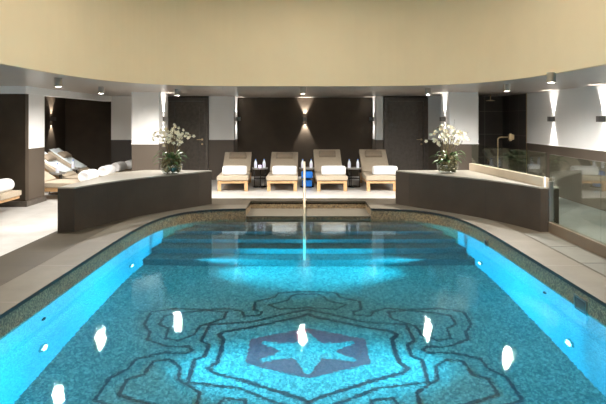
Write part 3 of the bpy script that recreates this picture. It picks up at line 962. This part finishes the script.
o = mk('blue_bundle', cushion(-.13, .13, -.10, .10, 0, .15, None, 5, .03), M['blue'], loc=(.045, 12.93, .2125), smooth=True, bevel=.03)
tagp(o, 'bright blue folded bundle on the lower shelf of the table behind the handrail', 'bundle')
o = mk('blue_bundle', cushion(-.12, .12, -.10, .10, 0, .14, None, 5, .03), M['blue'], loc=(.045, 12.93, .0165), smooth=True, bevel=.03)
tagp(o, 'darker blue folded bundle standing on the base of the table behind the handrail', 'bundle')

# ------------------------------------------------------------------ orchids
def petal_fan(bm, c, d, r):
    d = d.normalized(); u, v = frame_of(d)
    for k in range(5):
        a = k * 2 * PI / 5 + .3
        t = u * math.cos(a) + v * math.sin(a); s = d.cross(t)
        wd = .42 if k % 2 else .55
        pts = [c, c + t * r * .5 + s * r * wd * .8 + d * r * .1, c + t * r * .95 + s * r * wd * .35 + d * r * .22, c + t * r * 1.05 + d * r * .18,
               c + t * r * .95 - s * r * wd * .35 + d * r * .22, c + t * r * .5 - s * r * wd * .8 + d * r * .1]
        bm.faces.new([bm.verts.new(p) for p in pts])
def orchid(loc, seed, label):
    rnd = random.Random(seed)
    r = empty('orchid_arrangement', loc, 0, label, 'flower arrangement', 'orchid arrangements')
    bm = NB(); lathe(bm, [(0, .0), (.13, .0), (.165, .03), (.19, .10), (.195, .17), (.19, .17), (.183, .10), (.158, .036), (.12, .01), (0, .01)], n=36)
    mk('glass_bowl', bm, M['bowl'], r, smooth=True)
    bm = NB()
    st = random.getstate(); random.seed(seed)
    for k in range(110):
        a = rnd.uniform(0, 2 * PI); q = math.sqrt(rnd.random()) * .14; z = rnd.uniform(.06, .29)
        blob(bm, (q * math.cos(a), q * math.sin(a), z), rnd.uniform(.03, .055), 1, .22)
    random.setstate(st)
    mk('moss', bm, M['moss'], r, smooth=False)
    for k in range(22):
        a = k * 2.4 + rnd.uniform(-.3, .3); ln = rnd.uniform(.16, .34); up = rnd.uniform(.03, .26)
        d = Vector((math.cos(a), math.sin(a), 0)); s = Vector((-math.sin(a), math.cos(a), 0))
        bm = NB(); prev = None
        for i in range(8):
            t = i / 7
            c = Vector((0, 0, .20)) + d * (.03 + ln * t) + Vector((0, 0, 1)) * (up * math.sin(t * 2.0) - .09 * t * t)
            w_ = .030 * math.sin(PI * min(1, t * .93 + .08)) + .002
            cur = [bm.verts.new(c - s * w_ + Vector((0, 0, .008))), bm.verts.new(c), bm.verts.new(c + s * w_ + Vector((0, 0, .008)))]
            if prev:
                for j in range(2): bm.faces.new((prev[j], prev[j + 1], cur[j + 1], cur[j]))
            prev = cur
        o = mk('leaf', bm, M['leaf'], r, smooth=True)
        m_ = o.modifiers.new('thick', 'SOLIDIFY'); m_.thickness = .003
    stems = [(-.30, .05, .66), (-.22, -.06, .72), (-.12, .08, .78), (-.04, -.08, .68), (.07, .06, .80), (.17, -.05, .70), (.28, .04, .74), (.33, -.03, .66), (.02, .1, .74)]
    for k, (dx, dy, h) in enumerate(stems):
        h += rnd.uniform(-.05, .05)
        bm = NB(); P = []
        for i in range(10):
            t = i / 9
            x = dx * (.12 + .50 * t + .26 * t * t) ; y = dy * t
            z = .15 + (h - .15) * math.sin(t * PI * .56) / math.sin(PI * .56) * (1 if t < .8 else 1 - .0 * (t - .8))
            P.append(Vector((x + rnd.uniform(-.006, .006), y, z)))
        tip = P[-1] + Vector((math.copysign(.10, dx), 0, -.03)); P.append(tip)
        tube(bm, P, [.008] * 6 + [.005] * 5, 6)
        s = mk('stem', bm, M['stem'], r, smooth=True)
        for j in range(8):
            t = .42 + .58 * j / 7
            f = t * (len(P) - 1); i0 = min(len(P) - 2, int(f)); q = P[i0].lerp(P[i0 + 1], f - i0)
            q = q + Vector((rnd.uniform(-.045, .045), rnd.uniform(-.04, .01), rnd.uniform(-.05, .035)))
            d = Vector((rnd.uniform(-.7, .7), -1, rnd.uniform(-.4, .4)))
            bm = NB(); petal_fan(bm, q, d, rnd.uniform(.026, .036))
            fl_ = len(bm.faces)
            blob(bm, q + d.normalized() * .008, .007, 1)
            for f_ in bm.faces[:][fl_:] if False else []: pass
            bm.faces.ensure_lookup_table()
            for ix in range(fl_, len(bm.faces)): bm.faces[ix].material_index = 1
            mk('blossom', bm, [M['petal'], M['throat']], s, recalc=False)
    for k in range(13):
        a = rnd.uniform(0, 2 * PI); h = rnd.uniform(.45, 1.0); q = rnd.uniform(.1, .36)
        bm = NB(); P = [Vector((.03 * math.cos(a), .03 * math.sin(a), .14))]
        for i in range(1, 8):
            t = i / 7
            P.append(Vector((q * t * math.cos(a) + rnd.uniform(-.015, .015), .4 * q * t * math.sin(a), .14 + (h - .14) * t)))
        tube(bm, P, [.005, .005, .004, .004, .003, .003, .002, .002], 5)
        e = P[4]; tube(bm, [e, e + Vector((rnd.uniform(-.08, .08), 0, .07)), e + Vector((rnd.uniform(-.12, .12), 0, .14))], [.003, .002, .0015], 5)
        mk('twig', bm, M['twig'], r)
    return r
orchid((-2.36, 9.72, .633), 11, 'white orchids with twigs in a mossy glass bowl on the low wall nearest the alcove')
orchid((2.55, 9.85, .633), 29, 'white orchids with leafy base in a glass bowl on the low wall by the balustrade')

# ------------------------------------------------------------------ shower
r = empty('rain_shower_head', (4.62, 13.7, SOF), 0, 'flat round brass rain shower head hanging in the black shower recess', 'shower head')
bm = NB(); tube(bm, [(0, 0, 0), (0, 0, -.12)], .012, 10); mk('drop_pipe', bm, M['brass'], r, smooth=True)
bm = NB(); lathe(bm, [(0, -.15), (.11, -.15), (.115, -.14), (.05, -.125), (0, -.12)], n=30); mk('spray_plate', bm, M['brass'], r, smooth=False)
r = empty('shower_mixer', (4.72, 12.75, 0), 0, 'brass standing shower mixer with curved spout in front of the black recess', 'shower mixer')
bm = NB(); tube(bm, [(-.25, 0, .0), (-.25, 0, 1.13), (-.22, 0, 1.17), (-.16, 0, 1.18), (.08, 0, 1.18)], .016, 12); mk('pipe', bm, M['brass'], r, smooth=True)
bm = NB(); box(bm, .0, .12, -.04, .04, 1.12, 1.24); mk('mixer_body', bm, M['brass'], r, bevel=.01)
for z in (1.095, 1.235):
    bm = NB(); lathe(bm, [(0, 0), (.03, 0), (.03, .03), (0, .03)], (.04, 0, z - .0), n=18); mk('control_knob', bm, M['brass'], r, smooth=False)

# ------------------------------------------------------------------ world, camera, view
wd = bpy.data.worlds.new('dark_world'); S.world = wd; wd.use_nodes = True
wd.node_tree.nodes['Background'].inputs[0].default_value = (.02, .02, .02, 1)
cam = bpy.data.cameras.new('camera'); co = bpy.data.objects.new('camera', cam); COL.objects.link(co)
co.location = (0, 0, EYE); co.rotation_euler = (PI / 2, 0, 0)
cam.sensor_fit = 'HORIZONTAL'; cam.sensor_width = 36.0; cam.lens = 36.0 * 550 / 606
cam.shift_x = -2 / 606; cam.shift_y = -83 / 606
cam.clip_start = .05
S.camera = co
c = S.cycles
c.max_bounces = 10; c.diffuse_bounces = 4; c.glossy_bounces = 5; c.transmission_bounces = 8; c.transparent_max_bounces = 16
c.caustics_reflective = True; c.caustics_refractive = True; c.blur_glossy = 0.3
c.sample_clamp_indirect = 6; c.use_denoising = True
S.view_settings.view_transform = 'Standard'; S.view_settings.look = 'None'
S.view_settings.exposure = 0.0; S.view_settings.gamma = 1.0
try: S.view_settings.use_curve_mapping = False
except Exception: pass
